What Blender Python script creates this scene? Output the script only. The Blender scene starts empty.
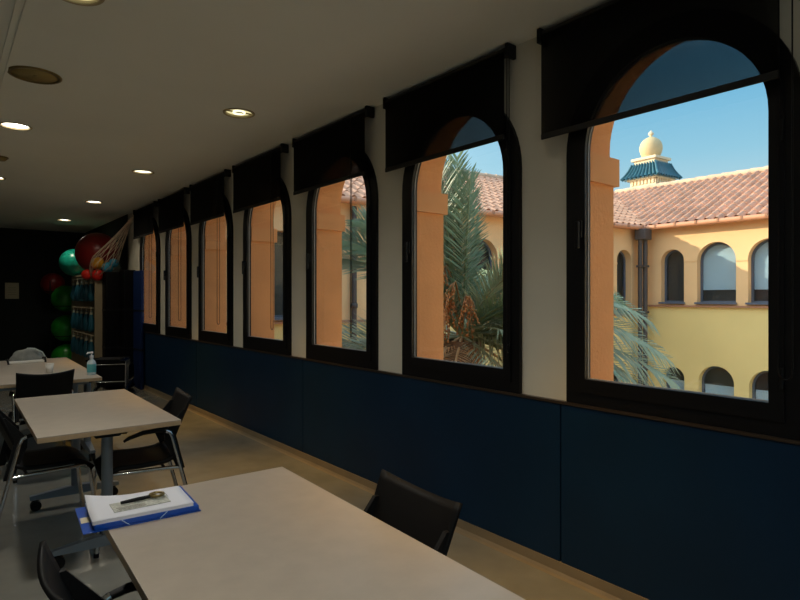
import bpy, bmesh, math, random
from math import sin, cos, pi, radians, sqrt
from mathutils import Vector, Matrix
from mathutils.geometry import tessellate_polygon

random.seed(7)
sc = bpy.context.scene
COL = sc.collection
V = Vector

# ------------------------------------------------------------------ materials
def mat(name, color, rough=0.6, metal=0.0, var=0.0, vscale=8.0, bump=0.0, bscale=60.0, spec=0.5, detail=4.0):
    m = bpy.data.materials.new(name)
    m.use_nodes = True
    nt = m.node_tree
    b = nt.nodes['Principled BSDF']
    b.inputs['Roughness'].default_value = rough
    b.inputs['Metallic'].default_value = metal
    b.inputs['Specular IOR Level'].default_value = spec
    c = (color[0], color[1], color[2], 1)
    b.inputs['Base Color'].default_value = c
    if var > 0 or bump > 0:
        tc = nt.nodes.new('ShaderNodeTexCoord')
    if var > 0:
        n = nt.nodes.new('ShaderNodeTexNoise')
        n.inputs['Scale'].default_value = vscale
        n.inputs['Detail'].default_value = detail
        nt.links.new(tc.outputs['Object'], n.inputs['Vector'])
        r = nt.nodes.new('ShaderNodeValToRGB')
        r.color_ramp.elements[0].position = 0.3
        r.color_ramp.elements[1].position = 0.7
        r.color_ramp.elements[0].color = tuple(x * (1 - var) for x in color) + (1,)
        r.color_ramp.elements[1].color = tuple(min(1, x * (1 + var)) for x in color) + (1,)
        nt.links.new(n.outputs['Fac'], r.inputs['Fac'])
        nt.links.new(r.outputs['Color'], b.inputs['Base Color'])
    if bump > 0:
        n2 = nt.nodes.new('ShaderNodeTexNoise')
        n2.inputs['Scale'].default_value = bscale
        n2.inputs['Detail'].default_value = 3
        nt.links.new(tc.outputs['Object'], n2.inputs['Vector'])
        bp = nt.nodes.new('ShaderNodeBump')
        bp.inputs['Strength'].default_value = bump
        bp.inputs['Distance'].default_value = 0.01
        nt.links.new(n2.outputs['Fac'], bp.inputs['Height'])
        nt.links.new(bp.outputs['Normal'], b.inputs['Normal'])
    return m

def emit_mat(name, color, strength):
    m = bpy.data.materials.new(name)
    m.use_nodes = True
    nt = m.node_tree
    nt.nodes.clear()
    o = nt.nodes.new('ShaderNodeOutputMaterial')
    e = nt.nodes.new('ShaderNodeEmission')
    e.inputs['Color'].default_value = tuple(color) + (1,)
    e.inputs['Strength'].default_value = strength
    nt.links.new(e.outputs[0], o.inputs[0])
    return m

def glass_mat(name, tint=(0.96, 0.98, 0.97), refl=1.0):
    m = bpy.data.materials.new(name)
    m.use_nodes = True
    nt = m.node_tree
    nt.nodes.clear()
    o = nt.nodes.new('ShaderNodeOutputMaterial')
    t = nt.nodes.new('ShaderNodeBsdfTransparent')
    t.inputs[0].default_value = tuple(tint) + (1,)
    g = nt.nodes.new('ShaderNodeBsdfGlossy')
    g.inputs['Roughness'].default_value = 0.0
    f = nt.nodes.new('ShaderNodeLayerWeight')
    f.inputs['Blend'].default_value = 0.5
    p5 = nt.nodes.new('ShaderNodeMath'); p5.operation = 'POWER'; p5.inputs[1].default_value = 5.0
    ml = nt.nodes.new('ShaderNodeMath'); ml.operation = 'MULTIPLY_ADD'
    ml.inputs[1].default_value = 0.9; ml.inputs[2].default_value = 0.04
    nt.links.new(f.outputs['Facing'], p5.inputs[0])
    nt.links.new(p5.outputs[0], ml.inputs[0])
    mx = nt.nodes.new('ShaderNodeMixShader')
    mu = nt.nodes.new('ShaderNodeMath')
    mu.operation = 'MULTIPLY'
    mu.inputs[1].default_value = refl
    nt.links.new(ml.outputs[0], mu.inputs[0])
    nt.links.new(mu.outputs[0], mx.inputs[0])
    nt.links.new(t.outputs[0], mx.inputs[1])
    nt.links.new(g.outputs[0], mx.inputs[2])
    nt.links.new(mx.outputs[0], o.inputs[0])
    return m

def screen_fabric(name, color, openness):
    """woven solar-screen cloth: opaque threads with fine open holes"""
    m = bpy.data.materials.new(name)
    m.use_nodes = True
    nt = m.node_tree
    b = nt.nodes['Principled BSDF']
    b.inputs['Base Color'].default_value = tuple(color) + (1,)
    b.inputs['Roughness'].default_value = 0.9
    b.inputs['Specular IOR Level'].default_value = 0.1
    out = nt.nodes['Material Output']
    t = nt.nodes.new('ShaderNodeBsdfTransparent')
    mx = nt.nodes.new('ShaderNodeMixShader')
    tc = nt.nodes.new('ShaderNodeTexCoord')
    mp = nt.nodes.new('ShaderNodeMapping')
    mp.inputs['Scale'].default_value = (1, 40, 220)
    n = nt.nodes.new('ShaderNodeTexNoise')
    n.inputs['Scale'].default_value = 2.0
    nt.links.new(tc.outputs['Object'], mp.inputs[0])
    nt.links.new(mp.outputs[0], n.inputs['Vector'])
    mr = nt.nodes.new('ShaderNodeMapRange')
    mr.inputs['To Min'].default_value = openness * 0.8
    mr.inputs['To Max'].default_value = openness * 1.2
    nt.links.new(n.outputs['Fac'], mr.inputs['Value'])
    lw = nt.nodes.new('ShaderNodeLayerWeight'); lw.inputs['Blend'].default_value = 0.5
    iv = nt.nodes.new('ShaderNodeMath'); iv.operation = 'SUBTRACT'; iv.inputs[0].default_value = 1.0
    nt.links.new(lw.outputs['Facing'], iv.inputs[1])
    pc = nt.nodes.new('ShaderNodeMath'); pc.operation = 'POWER'; pc.inputs[1].default_value = 2.0
    nt.links.new(iv.outputs[0], pc.inputs[0])
    mm = nt.nodes.new('ShaderNodeMath'); mm.operation = 'MULTIPLY'
    nt.links.new(pc.outputs[0], mm.inputs[0]); nt.links.new(mr.outputs[0], mm.inputs[1])
    nt.links.new(mm.outputs[0], mx.inputs[0])
    nt.links.new(b.outputs[0], mx.inputs[1])
    nt.links.new(t.outputs[0], mx.inputs[2])
    nt.links.new(mx.outputs[0], out.inputs[0])
    return m

M = {}
M['ceiling'] = mat('ceiling paint', (0.86, 0.87, 0.80), 0.9, var=0.02, vscale=1.5)
M['wall'] = mat('beige wall paint', (0.70, 0.665, 0.565), 0.8, var=0.03, vscale=3, bump=0.05, bscale=120)
M['dark_wall'] = mat('charcoal wall paint', (0.018, 0.021, 0.020), 0.7, var=0.1, vscale=2, spec=0.2)
M['side_wall'] = mat('grey wall paint', (0.30, 0.29, 0.27), 0.8)
M['navy'] = mat('navy wall panel', (0.003, 0.021, 0.053), 0.5, var=0.12, vscale=2.5, spec=0.2)
M['joint'] = mat('dark joint', (0.008, 0.012, 0.02), 0.7)
M['cap'] = mat('dark bronze trim', (0.035, 0.024, 0.016), 0.35)
M['base'] = mat('tan baseboard vinyl', (0.23, 0.175, 0.105), 0.55, var=0.1, vscale=6)
M['floor'] = mat('grey linoleum', (0.235, 0.225, 0.19), 0.16, var=0.10, vscale=5.0, detail=8, spec=0.5)
M['frame'] = mat('black aluminium', (0.005, 0.005, 0.006), 0.4, spec=0.25)
M['gasket'] = mat('grey glazing gasket', (0.42, 0.42, 0.42), 0.4)
M['glass'] = glass_mat('window glass', refl=0.9)
M['screen'] = screen_fabric('black screen fabric', (0.004, 0.004, 0.004), 0.40)
M['roll'] = mat('rolled screen fabric', (0.022, 0.021, 0.02), 0.7, spec=0.2)
M['black'] = mat('black plastic', (0.006, 0.006, 0.0065), 0.5, spec=0.2)
M['shell'] = mat('black polypropylene shell', (0.005, 0.005, 0.0055), 0.55, spec=0.18)
M['shellblue'] = mat('dark blue shell', (0.03, 0.04, 0.07), 0.5)
M['chrome'] = mat('chrome tube', (0.62, 0.62, 0.62), 0.14, 1.0)
M['steel'] = mat('grey blue painted steel', (0.20, 0.235, 0.27), 0.38, 0.35)
M['laminate'] = mat('sand laminate', (0.42, 0.355, 0.285), 0.34, var=0.05, vscale=14, detail=8)
M['edge'] = mat('beech edge band', (0.48, 0.34, 0.20), 0.45, var=0.08, vscale=20)
M['stucco'] = mat('terracotta stucco', (0.82, 0.37, 0.14), 0.9, var=0.07, vscale=4, bump=0.25, bscale=45)
M['stucco_cap'] = mat('terracotta impost', (0.82, 0.39, 0.155), 0.9, var=0.04, vscale=5, bump=0.1, bscale=45)
M['upper'] = mat('peach render', (0.88, 0.56, 0.28), 0.9, var=0.04, vscale=1.5)
M['lower'] = mat('yellow render', (0.84, 0.65, 0.27), 0.9, var=0.05, vscale=0.8)
M['jamb'] = mat('orange window surround', (0.86, 0.47, 0.17), 0.9)
M['ledge'] = mat('brown string course', (0.42, 0.20, 0.11), 0.8)
M['gutter'] = mat('terracotta gutter', (0.66, 0.30, 0.16), 0.6)
M['tile'] = mat('clay roof tile', (0.58, 0.315, 0.20), 0.85, var=0.25, vscale=2.2)
M['ridge'] = mat('pale ridge tile', (0.66, 0.45, 0.30), 0.85, var=0.2, vscale=3)
M['bluetile'] = mat('blue glazed tile', (0.03, 0.115, 0.15), 0.3, var=0.25, vscale=8)
M['cream'] = mat('cream stone', (0.78, 0.62, 0.41), 0.85, var=0.04)
M['dome'] = mat('ochre dome plaster', (0.60, 0.45, 0.24), 0.7, var=0.05)
M['outframe'] = mat('slate window frame', (0.10, 0.12, 0.16), 0.5)
M['outblind'] = mat('white blind', (0.62, 0.70, 0.75), 0.8)
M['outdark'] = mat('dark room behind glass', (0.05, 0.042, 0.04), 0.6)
M['outglass'] = glass_mat('courtyard window glass', (0.85, 0.9, 0.92), 0.6)
M['pipe'] = mat('dark zinc', (0.075, 0.062, 0.058), 0.6)
M['ground'] = mat('pale courtyard gravel', (0.55, 0.46, 0.34), 0.95, var=0.1)
M['leaf'] = mat('palm leaf', (0.185, 0.25, 0.115), 0.5, var=0.3, vscale=3)
M['leaf2'] = mat('grey green palm leaf', (0.29, 0.335, 0.20), 0.45, var=0.2, vscale=3)
M['dry'] = mat('dry palm leaf', (0.50, 0.30, 0.13), 0.8, var=0.2, vscale=3)
M['rachis'] = mat('palm rib', (0.38, 0.36, 0.17), 0.6)
M['trunk'] = mat('palm trunk', (0.20, 0.13, 0.08), 0.9, var=0.3, vscale=9, bump=0.6, bscale=20)
M['dates'] = mat('orange dates', (0.50, 0.20, 0.055), 0.6, var=0.3, vscale=12)
M['ring'] = mat('downlight rim', (0.40, 0.33, 0.20), 0.45)
M['grille'] = mat('speaker grille', (0.34, 0.25, 0.085), 0.6, var=0.08, vscale=60)
M['lamp_white'] = emit_mat('lamp white', (1.0, 0.93, 0.78), 9.0)
M['lamp_yellow'] = emit_mat('lamp yellow', (1.0, 0.88, 0.44), 0.85)
M['coil'] = emit_mat('lamp coil', (1.0, 0.94, 0.62), 1.6)
M['paper'] = mat('white paper', (0.74, 0.74, 0.80), 0.8)
M['sign'] = mat('cream notice', (0.62, 0.55, 0.38), 0.7)
M['ink'] = mat('grey ink', (0.22, 0.20, 0.16), 0.8)
M['folder'] = mat('blue folder card', (0.006, 0.07, 0.42), 0.3)
M['white'] = mat('white plastic', (0.78, 0.80, 0.82), 0.4)
M['band'] = mat('pale elastic', (0.45, 0.58, 0.80), 0.6)
M['card'] = mat('printed card', (0.50, 0.50, 0.44), 0.6, var=0.30, vscale=90)
M['brass'] = mat('olive brass', (0.22, 0.16, 0.06), 0.35, 0.6)
M['tealball'] = mat('teal vinyl', (0.01, 0.30, 0.21), 0.28)
M['redball'] = mat('dark red vinyl', (0.23, 0.008, 0.008), 0.35)
M['greenball'] = mat('green vinyl', (0.015, 0.28, 0.02), 0.28)
M['sred'] = mat('red rubber', (0.75, 0.025, 0.015), 0.3)
M['syel'] = mat('amber rubber', (0.75, 0.36, 0.03), 0.3)
M['sblue'] = mat('sky blue rubber', (0.05, 0.33, 0.52), 0.3)
M['net'] = mat('cream cord', (0.55, 0.42, 0.31), 0.9)
M['club'] = mat('teal plastic', (0.012, 0.10, 0.15), 0.4)
M['hook'] = mat('pale hook', (0.60, 0.52, 0.36), 0.4)
M['rackpanel'] = mat('beige laminate panel', (0.30, 0.24, 0.15), 0.6, var=0.06)
M['matblue'] = mat('blue vinyl mat', (0.006, 0.020, 0.085), 0.5, spec=0.2)
M['matblack'] = mat('black vinyl mat', (0.0025, 0.0025, 0.0035), 0.6, spec=0.12)
M['gel'] = mat('clear pump bottle', (0.62, 0.72, 0.75), 0.25)
M['gellabel'] = mat('teal bottle label', (0.10, 0.42, 0.45), 0.5)
M['cup'] = mat('white paper cup', (0.72, 0.70, 0.64), 0.6)
M['bag'] = mat('grey cloth', (0.26, 0.27, 0.25), 0.8, var=0.2, vscale=14)
M['bagstrap'] = mat('pale strap', (0.45, 0.50, 0.46), 0.6)

# ------------------------------------------------------------------ mesh helpers
class MB:
    def __init__(self):
        self.v = []; self.f = []; self.sm = []
    def add(self, vs, fs, smooth=False):
        o = len(self.v)
        self.v += [tuple(p) for p in vs]
        self.f += [tuple(i + o for i in f) for f in fs]
        self.sm += [smooth] * len(fs)
        return self
    def box(self, c, s, mtx=None):
        hx, hy, hz = s[0] / 2, s[1] / 2, s[2] / 2
        vs = [V((x, y, z)) for x in (-hx, hx) for y in (-hy, hy) for z in (-hz, hz)]
        if mtx is not None:
            vs = [mtx @ p for p in vs]
        vs = [p + V(c) for p in vs]
        return self.add(vs, [(0, 1, 3, 2), (4, 6, 7, 5), (0, 4, 5, 1), (2, 3, 7, 6), (0, 2, 6, 4), (1, 5, 7, 3)])
    def bbox(self, c, s, r=0.006, mtx=None):
        """box with chamfered edges"""
        bm = bmesh.new()
        bmesh.ops.create_cube(bm, size=1)
        bmesh.ops.scale(bm, vec=s, verts=bm.verts)
        bmesh.ops.bevel(bm, geom=bm.edges[:], offset=r, segments=2, affect='EDGES', profile=0.5)
        return self.from_bm(bm, c, mtx)
    def from_bm(self, bm, c=(0, 0, 0), mtx=None, smooth=False):
        bm.verts.index_update()
        vs = [(mtx @ p.co if mtx is not None else p.co) + V(c) for p in bm.verts]
        fs = [tuple(q.index for q in f.verts) for f in bm.faces]
        bm.free()
        return self.add(vs, fs, smooth)
    def tube(self, pts, r, n=8, closed=False, cap=True):
        pts = [V(p) for p in pts]
        N = len(pts)
        rs = r if isinstance(r, (list, tuple)) else [r] * N
        rings = []
        up = None
        for i, p in enumerate(pts):
            if closed:
                t = pts[(i + 1) % N] - pts[i - 1]
            elif i == 0:
                t = pts[1] - pts[0]
            elif i == N - 1:
                t = pts[-1] - pts[-2]
            else:
                t = (pts[i + 1] - p).normalized() + (p - pts[i - 1]).normalized()
            t.normalize()
            if up is None:
                up = V((0, 0, 1)) if abs(t.z) < 0.9 else V((1, 0, 0))
            a = t.cross(up)
            if a.length < 1e-4:
                a = t.cross(V((0.3, 1, 0.2)))
            a.normalize()
            b = a.cross(t).normalized()
            up = b
            rings.append([p + a * rs[i] * cos(2 * pi * k / n) + b * rs[i] * sin(2 * pi * k / n) for k in range(n)])
        vs = [q for rg in rings for q in rg]
        fs = []
        for i in range(N if closed else N - 1):
            j = (i + 1) % N
            for k in range(n):
                fs.append((i * n + k, i * n + (k + 1) % n, j * n + (k + 1) % n, j * n + k))
        self.add(vs, fs, True)
        if cap and not closed:
            self.add(rings[0], [tuple(range(n))[::-1]])
            self.add(rings[-1], [tuple(range(n))])
        return self
    def lathe(self, prof, n=24, c=(0, 0, 0), smooth=True, mtx=None):
        vs = []
        for r, z in prof:
            for k in range(n):
                p = V((r * cos(2 * pi * k / n), r * sin(2 * pi * k / n), z))
                if mtx is not None:
                    p = mtx @ p
                vs.append(p + V(c))
        fs = []
        for i in range(len(prof) - 1):
            for k in range(n):
                fs.append((i * n + k, i * n + (k + 1) % n, (i + 1) * n + (k + 1) % n, (i + 1) * n + k))
        return self.add(vs, fs, smooth)
    def sphere(self, c, r, n=24, m=14):
        return self.lathe([(max(1e-4, r * sin(pi * i / m)), -r * cos(pi * i / m)) for i in range(m + 1)], n, c)
    def plate(self, outer, holes, w0, w1, axis='x'):
        """flat 2D outline (a, b) with holes, extruded along axis from w0 to w1"""
        loops = [outer] + list(holes)
        def P(a, b, w):
            return {'x': V((w, a, b)), 'y': V((a, w, b)), 'z': V((a, b, w))}[axis]
        tri = tessellate_polygon([[V((a, b, 0)) for a, b in lp] for lp in loops])
        flat = [q for lp in loops for q in lp]
        n = len(flat)
        vs = [P(a, b, w0) for a, b in flat] + [P(a, b, w1) for a, b in flat]
        fs = [tuple(t) for t in tri] + [tuple(i + n for i in reversed(t)) for t in tri]
        o = 0
        for lp in loops:
            L = len(lp)
            for i in range(L):
                j = (i + 1) % L
                fs.append((o + i, o + j, n + o + j, n + o + i))
            o += L
        return self.add(vs, fs)
    def quad(self, a, b, c, d):
        return self.add([a, b, c, d], [(0, 1, 2, 3)])
    def build(self, name, material, parent=None, loc=(0, 0, 0), rz=0, recalc=True):
        me = bpy.data.meshes.new(name)
        me.from_pydata(self.v, [], self.f)
        me.polygons.foreach_set('use_smooth', self.sm)
        if recalc:
            bm = bmesh.new(); bm.from_mesh(me)
            bmesh.ops.recalc_face_normals(bm, faces=bm.faces)
            bm.to_mesh(me); bm.free()
        me.update()
        o = bpy.data.objects.new(name, me)
        me.materials.append(M[material] if isinstance(material, str) else material)
        COL.objects.link(o)
        if parent is not None:
            o.parent = parent
        o.location = loc
        o.rotation_euler = (0, 0, rz)
        return o

def thing(name, label, cat, loc=(0, 0, 0), rz=0, group=None):
    o = bpy.data.objects.new(name, None)
    o.empty_display_size = 0.1
    COL.objects.link(o)
    o.location = loc
    o.rotation_euler = (0, 0, rz)
    o['label'] = label; o['category'] = cat
    if group: o['group'] = group
    return o

def tag(o, label, cat, group=None):
    o['label'] = label; o['category'] = cat
    if group: o['group'] = group
    return o

def struct(o):
    o['kind'] = 'structure'
    return o

def struct_empty(name, loc=(0, 0, 0)):
    o = bpy.data.objects.new(name, None)
    COL.objects.link(o); o.location = loc
    o['kind'] = 'structure'
    return o

def dup(root, loc, rz=0.0, label=None, rx=0.0, ry=0.0):
    def rec(o, par):
        c = o.copy(); COL.objects.link(c)
        if par is not None: c.parent = par
        for ch in list(o.children):
            rec(ch, c)
        return c
    r = rec(root, None)
    r.location = loc; r.rotation_euler = (rx, ry, rz)
    if label: r['label'] = label
    return r

def arch(yc, w, z0, zs, n=20, r=None):
    """closed outline of an arched opening: half width w, base z0, springing zs"""
    r = r or w
    pts = [(yc - w, z0), (yc + w, z0)]
    for i in range(n + 1):
        a = pi * i / n
        pts.append((yc + w * cos(a), zs + r * sin(a)))
    return pts

# ------------------------------------------------------------------ room shell
CEIL = 2.823
YB, YF = -2.6, 14.05
XL = -6.0
PITCH = 1.325
WC = [1.234 + PITCH * k for k in range(7)]        # window centres in view
ALLC = [1.234 - PITCH] + WC  # one more unseen window of the row, added for light on the near table

struct(MB().plate([(XL - .1, YB - .1), (0, YB - .1), (0, YF + .1), (XL - .1, YF + .1)], [], -0.1, 0.0, 'z').build('floor', 'floor'))
LIGHTS = [(-0.726, 4.169), (-0.726, 6.80), (-0.726, 9.40), (-0.73, 11.93), (-2.012, 2.985), (-2.015, 5.63), (-2.0, 8.22), (-0.726, 1.50), (-2.012, 0.42)]
def circ(c, r, n=24):
    return [(c[0] + r * cos(2 * pi * k / n), c[1] + r * sin(2 * pi * k / n)) for k in range(n)]
struct(MB().plate([(XL - .1, YB - .1), (.30, YB - .1), (.30, YF + .1), (XL - .1, YF + .1)], [circ(l, 0.098) for l in LIGHTS], CEIL, CEIL + 0.12, 'z').build('ceiling', 'ceiling'))
struct(MB().box((XL / 2, YF + .06, CEIL / 2), (-XL + .2, .12, CEIL)).build('wall_far', 'dark_wall'))
BWIN = [(-5.4, 0.95), (-3.3, 0.95), (-3.3, 2.45), (-5.4, 2.45)]  # unseen windows added in the back wall to bring daylight into the room
BWIN2 = [(-2.7, 0.95), (-0.6, 0.95), (-0.6, 2.45), (-2.7, 2.45)]
struct(MB().plate([(XL - .1, 0), (.1, 0), (.1, CEIL), (XL - .1, CEIL)], [BWIN, BWIN2], YB - .12, YB, 'y').build('wall_back', 'side_wall'))
for i, q in enumerate((BWIN, BWIN2)):
    wn = struct_empty('window_%d' % (i + 9), (0, YB - .06, 0))
    x0, x1 = q[0][0], q[1][0]
    MB().plate(q, [[(x0 + .06, 1.01), (x0 + 1.02, 1.01), (x0 + 1.02, 2.39), (x0 + .06, 2.39)], [(x0 + 1.08, 1.01), (x1 - .06, 1.01), (x1 - .06, 2.39), (x0 + 1.08, 2.39)]], -.03, .03, 'y').build('window_frame', 'frame', wn)
    MB().box(((x0 + x1) / 2, 0, 1.70), (2.0, .006, 1.44)).build('pane', 'glass', wn)
struct(MB().box((XL - .06, (YB + YF) / 2, CEIL / 2), (.12, YF - YB, CEIL)).build('wall_left', 'side_wall'))
w = MB().plate([(YB - .1, 0), (YF + .1, 0), (YF + .1, CEIL), (YB - .1, CEIL)], [arch(c, 0.505, 0.895, 2.137) for c in ALLC], 0.0, 0.03, 'x')
struct(w.build('wall_right', 'wall'))
def stepped(c):
    # shaft of the jamb stands 22 mm proud of the arch above the impost
    a = arch(c, 0.458, 0.93, 2.205, 28)
    return [(c - .436, .93), (c + .436, .93), (c + .436, 2.10)] + [(c + .458, 2.10)] + a[2:] + [(c - .458, 2.10), (c - .436, 2.10)]
wo = MB().plate([(YB - 1, -4.5), (YF + .4, -4.5), (YF + .4, 3.2), (YB - 1, 3.2)], [stepped(c + .010) for c in ALLC], 0.03, 0.304, 'x')
wo_o = struct(wo.build('wall_outside', 'stucco'))
for c in ALLC:
    for s in (-1, 1):
        y = c + .010 + s * 0.436
        MB().box((0.181, y + s * 0.029, 2.085), (0.292, 0.10, 0.144)).build('impost', 'stucco_cap', wo_o)

# wainscot of navy panels, its cap and the baseboard
tr = struct_empty('trim_1')
MB().box((-0.003, (YB + YF) / 2, 0.475), (0.006, YF - YB, 0.81)).build('backing', 'joint', tr)
seams = [YB, -0.88, 1.782, 4.452, 7.12, 9.79, 12.46, YF]
for a, b in zip(seams[:-1], seams[1:]):
    MB().box((-0.013, (a + b) / 2, 0.475), (0.015, b - a - 0.010, 0.81)).build('wall_panel', 'navy', tr)
struct(MB().box((-0.014, (YB + YF) / 2, 0.8875), (0.030, YF - YB, 0.014)).build('trim_2', 'cap'))
bb = MB()
prof = [(0, 0), (-.055, 0), (-.040, .008), (-.030, .022), (-.026, .07), (0, .07)]
bb.plate(prof, [], YB, YF, 'y')
struct(bb.build('baseboard_right', 'base'))
struct(MB().box((-0.0245, (10.42 + YF) / 2, CEIL / 2), (0.003, YF - 10.42, CEIL)).build('trim_4', 'dark_wall'))
# shallow curtain track on the ceiling
t3 = MB()
t3.box((-2.215, (YB + YF) / 2, CEIL - .006), (0.012, YF - YB, 0.012))
t3.box((-2.180, (YB + YF) / 2, CEIL - .006), (0.012, YF - YB, 0.012))
t3.box((-2.1975, (YB + YF) / 2, CEIL - .002), (0.024, YF - YB, 0.003))
struct(t3.build('trim_3', 'ceiling'))

# ------------------------------------------------------------------ windows
for i, c in enumerate([WC[k] for k in range(7)] + [ALLC[0]]):
    wn = struct_empty('window_%d' % (i + 1), (0, c, 0))
    MB().plate(arch(0, 0.512, 0.895, 2.137, 28), [arch(0, 0.452, 0.955, 2.137, 28)], -0.022, 0.028, 'x').build('window_frame', 'frame', wn)
    MB().plate(arch(0, 0.4535, 0.9535, 2.137, 28), [arch(0, 0.400, 1.022, 2.137, 28)], -0.030, 0.018, 'x').build('sash', 'frame', wn)
    MB().plate(arch(0, 0.4005, 1.0215, 2.137, 28), [arch(0, 0.396, 1.026, 2.137, 28)], -0.006, -0.001, 'x').build('gasket', 'gasket', wn)
    MB().plate(arch(0, 0.400, 1.022, 2.137, 28), [], -0.001, 0.005, 'x').build('pane', 'glass', wn)
    h = MB().bbox((-0.041, 0.424, 1.76), (0.014, 0.030, 0.085), .004)
    h.bbox((-0.060, 0.424, 1.73), (0.018, 0.022, 0.135), .005)
    h.tube([(-0.04, 0.424, 1.78), (-0.062, 0.424, 1.78)], 0.009)
    h.build('handle', 'black', wn)
    hg = MB()
    for z in (1.12, 2.05):
        hg.tube([(-0.036, -0.446, z - .04), (-0.036, -0.446, z + .04)], 0.009)
    hg.build('hinge', 'black', wn)

# ------------------------------------------------------------------ roller blinds
ordn = ['nearest', 'second nearest', 'third nearest', 'middle', 'third farthest', 'second farthest', 'farthest']
bz = [2.258, 2.315, 2.339, 2.332, 2.332, 2.345, 2.37]
BW = 1.075
for i, c in enumerate(WC):
    yc = c + 0.084
    L = BW / 2
    b = thing('roller_blind', 'black roller blind part lowered over the %s arched window of the row' % ordn[i], 'blind', (-0.055, yc, CEIL - 0.045), 0, 'black roller blinds above the windows')
    MB().tube([(0, -L, 0), (0, L, 0)], 0.028, 14).build('roller', 'roll', b)
    z1 = bz[i] - (CEIL - 0.045)
    MB().box((-0.027, 0, z1 / 2), (0.0012, BW, -z1)).build('fabric', 'screen', b)
    hb = MB().bbox((-0.027, 0, z1 - 0.008), (0.012, BW, 0.030), 0.004)
    hb.build('hem_bar', 'roll', b)
    for s in (-1, 1):
        br = MB().bbox((0.006, s * (L + 0.017), 0.0), (0.075, 0.024, 0.078), 0.006)
        br.build('bracket', 'black', b)
    yy = -L - 0.015 if i < 2 else -L + 0.20
    pts = []
    zb = 1.15 - (CEIL - 0.045)
    for k in range(13):
        a = pi * k / 12
        pts.append((-0.012 + 0.026 * cos(a), yy + 0.03 * cos(a), zb - 0.03 * sin(a)))
    MB().tube([(0.014, yy + .03, 0)] + pts + [(-0.038, yy - .03, 0)], 0.003, 5).build('chain', 'black', b)

# ------------------------------------------------------------------ ceiling fittings
names = ['yellow downlight in the ceiling between the second and third blinds', 'white downlight in the ceiling above the fourth window, window-side row',
         'bright downlight of the window-side row, third from the camera', 'farthest downlight, close to the dark end wall',
         'yellowish downlight cut by the top edge of the photo', 'brightest white downlight at the left edge, ahead of the round speaker',
         'small far downlight just at the left photo edge', None, None]
lampk = ['y', 'w2', 'w', 'w', 'y', 'w', 'w', 'w', 'w']
M['lamp_mid'] = emit_mat('lamp mid', (1.0, 0.92, 0.66), 2.2)
for i, (x, y) in enumerate(LIGHTS):
    lab = names[i] or ('downlight behind the camera over the near table' if i == 8 else 'downlight behind the camera beside the nearest window')
    d = thing('downlight', lab, 'ceiling light', (x, y, CEIL), 0, 'recessed ceiling downlights')
    MB().lathe([(0.098, 0.0), (0.118, 0.0), (0.118, -0.004), (0.112, -0.008), (0.100, -0.006), (0.098, 0.0)], 32).build('rim', 'ring', d)
    MB().lathe([(0.097, 0.0), (0.090, 0.03), (0.075, 0.055), (0.001, 0.055)], 28).build('reflector', 'ring', d)
    k = lampk[i]
    MB().lathe([(0.001, 0.010), (0.094, 0.010), (0.094, 0.014), (0.001, 0.014)], 28).build('diffuser', {'y': 'lamp_yellow', 'w': 'lamp_white', 'w2': 'lamp_mid'}[k], d)
    if k == 'y':
        cl = MB().tube([(0.042 * cos(2 * pi * q / 16), 0.042 * sin(2 * pi * q / 16), 0.004) for q in range(16)], 0.008, 6, closed=True)
        cl.build('lamp_coil', 'coil', d)
        MB().tube([(-0.09, 0.012, .006), (0.09, -0.012, .006)], 0.006, 6).build('crossbar', 'brass', d)
sp = thing('ceiling_speaker', 'round olive speaker grille in the ceiling at upper left', 'speaker', (-2.031, 4.259, CEIL))
MB().lathe([(0.001, -0.004), (0.124, -0.004), (0.124, 0.0)], 40).build('grille', 'grille', sp)
MB().lathe([(0.124, 0), (0.124, -0.008), (0.140, -0.009), (0.148, -0.005), (0.148, 0)], 40).build('rim', 'brass', sp)
MB().lathe([(0.001, -0.006), (0.012, -0.006), (0.012, -0.003)], 12).build('screw', 'brass', sp)
sd = thing('smoke_detector', 'small dark smoke detector on the ceiling at left edge', 'smoke detector', (-2.028, 6.968, CEIL))
MB().lathe([(0.001, -0.035), (0.045, -0.035), (0.058, -0.022), (0.058, -0.012)], 24).build('body', 'grille', sd)
MB().lathe([(0.058, -0.012), (0.072, -0.012), (0.072, 0)], 24).build('base', 'brass', sd)

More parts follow.
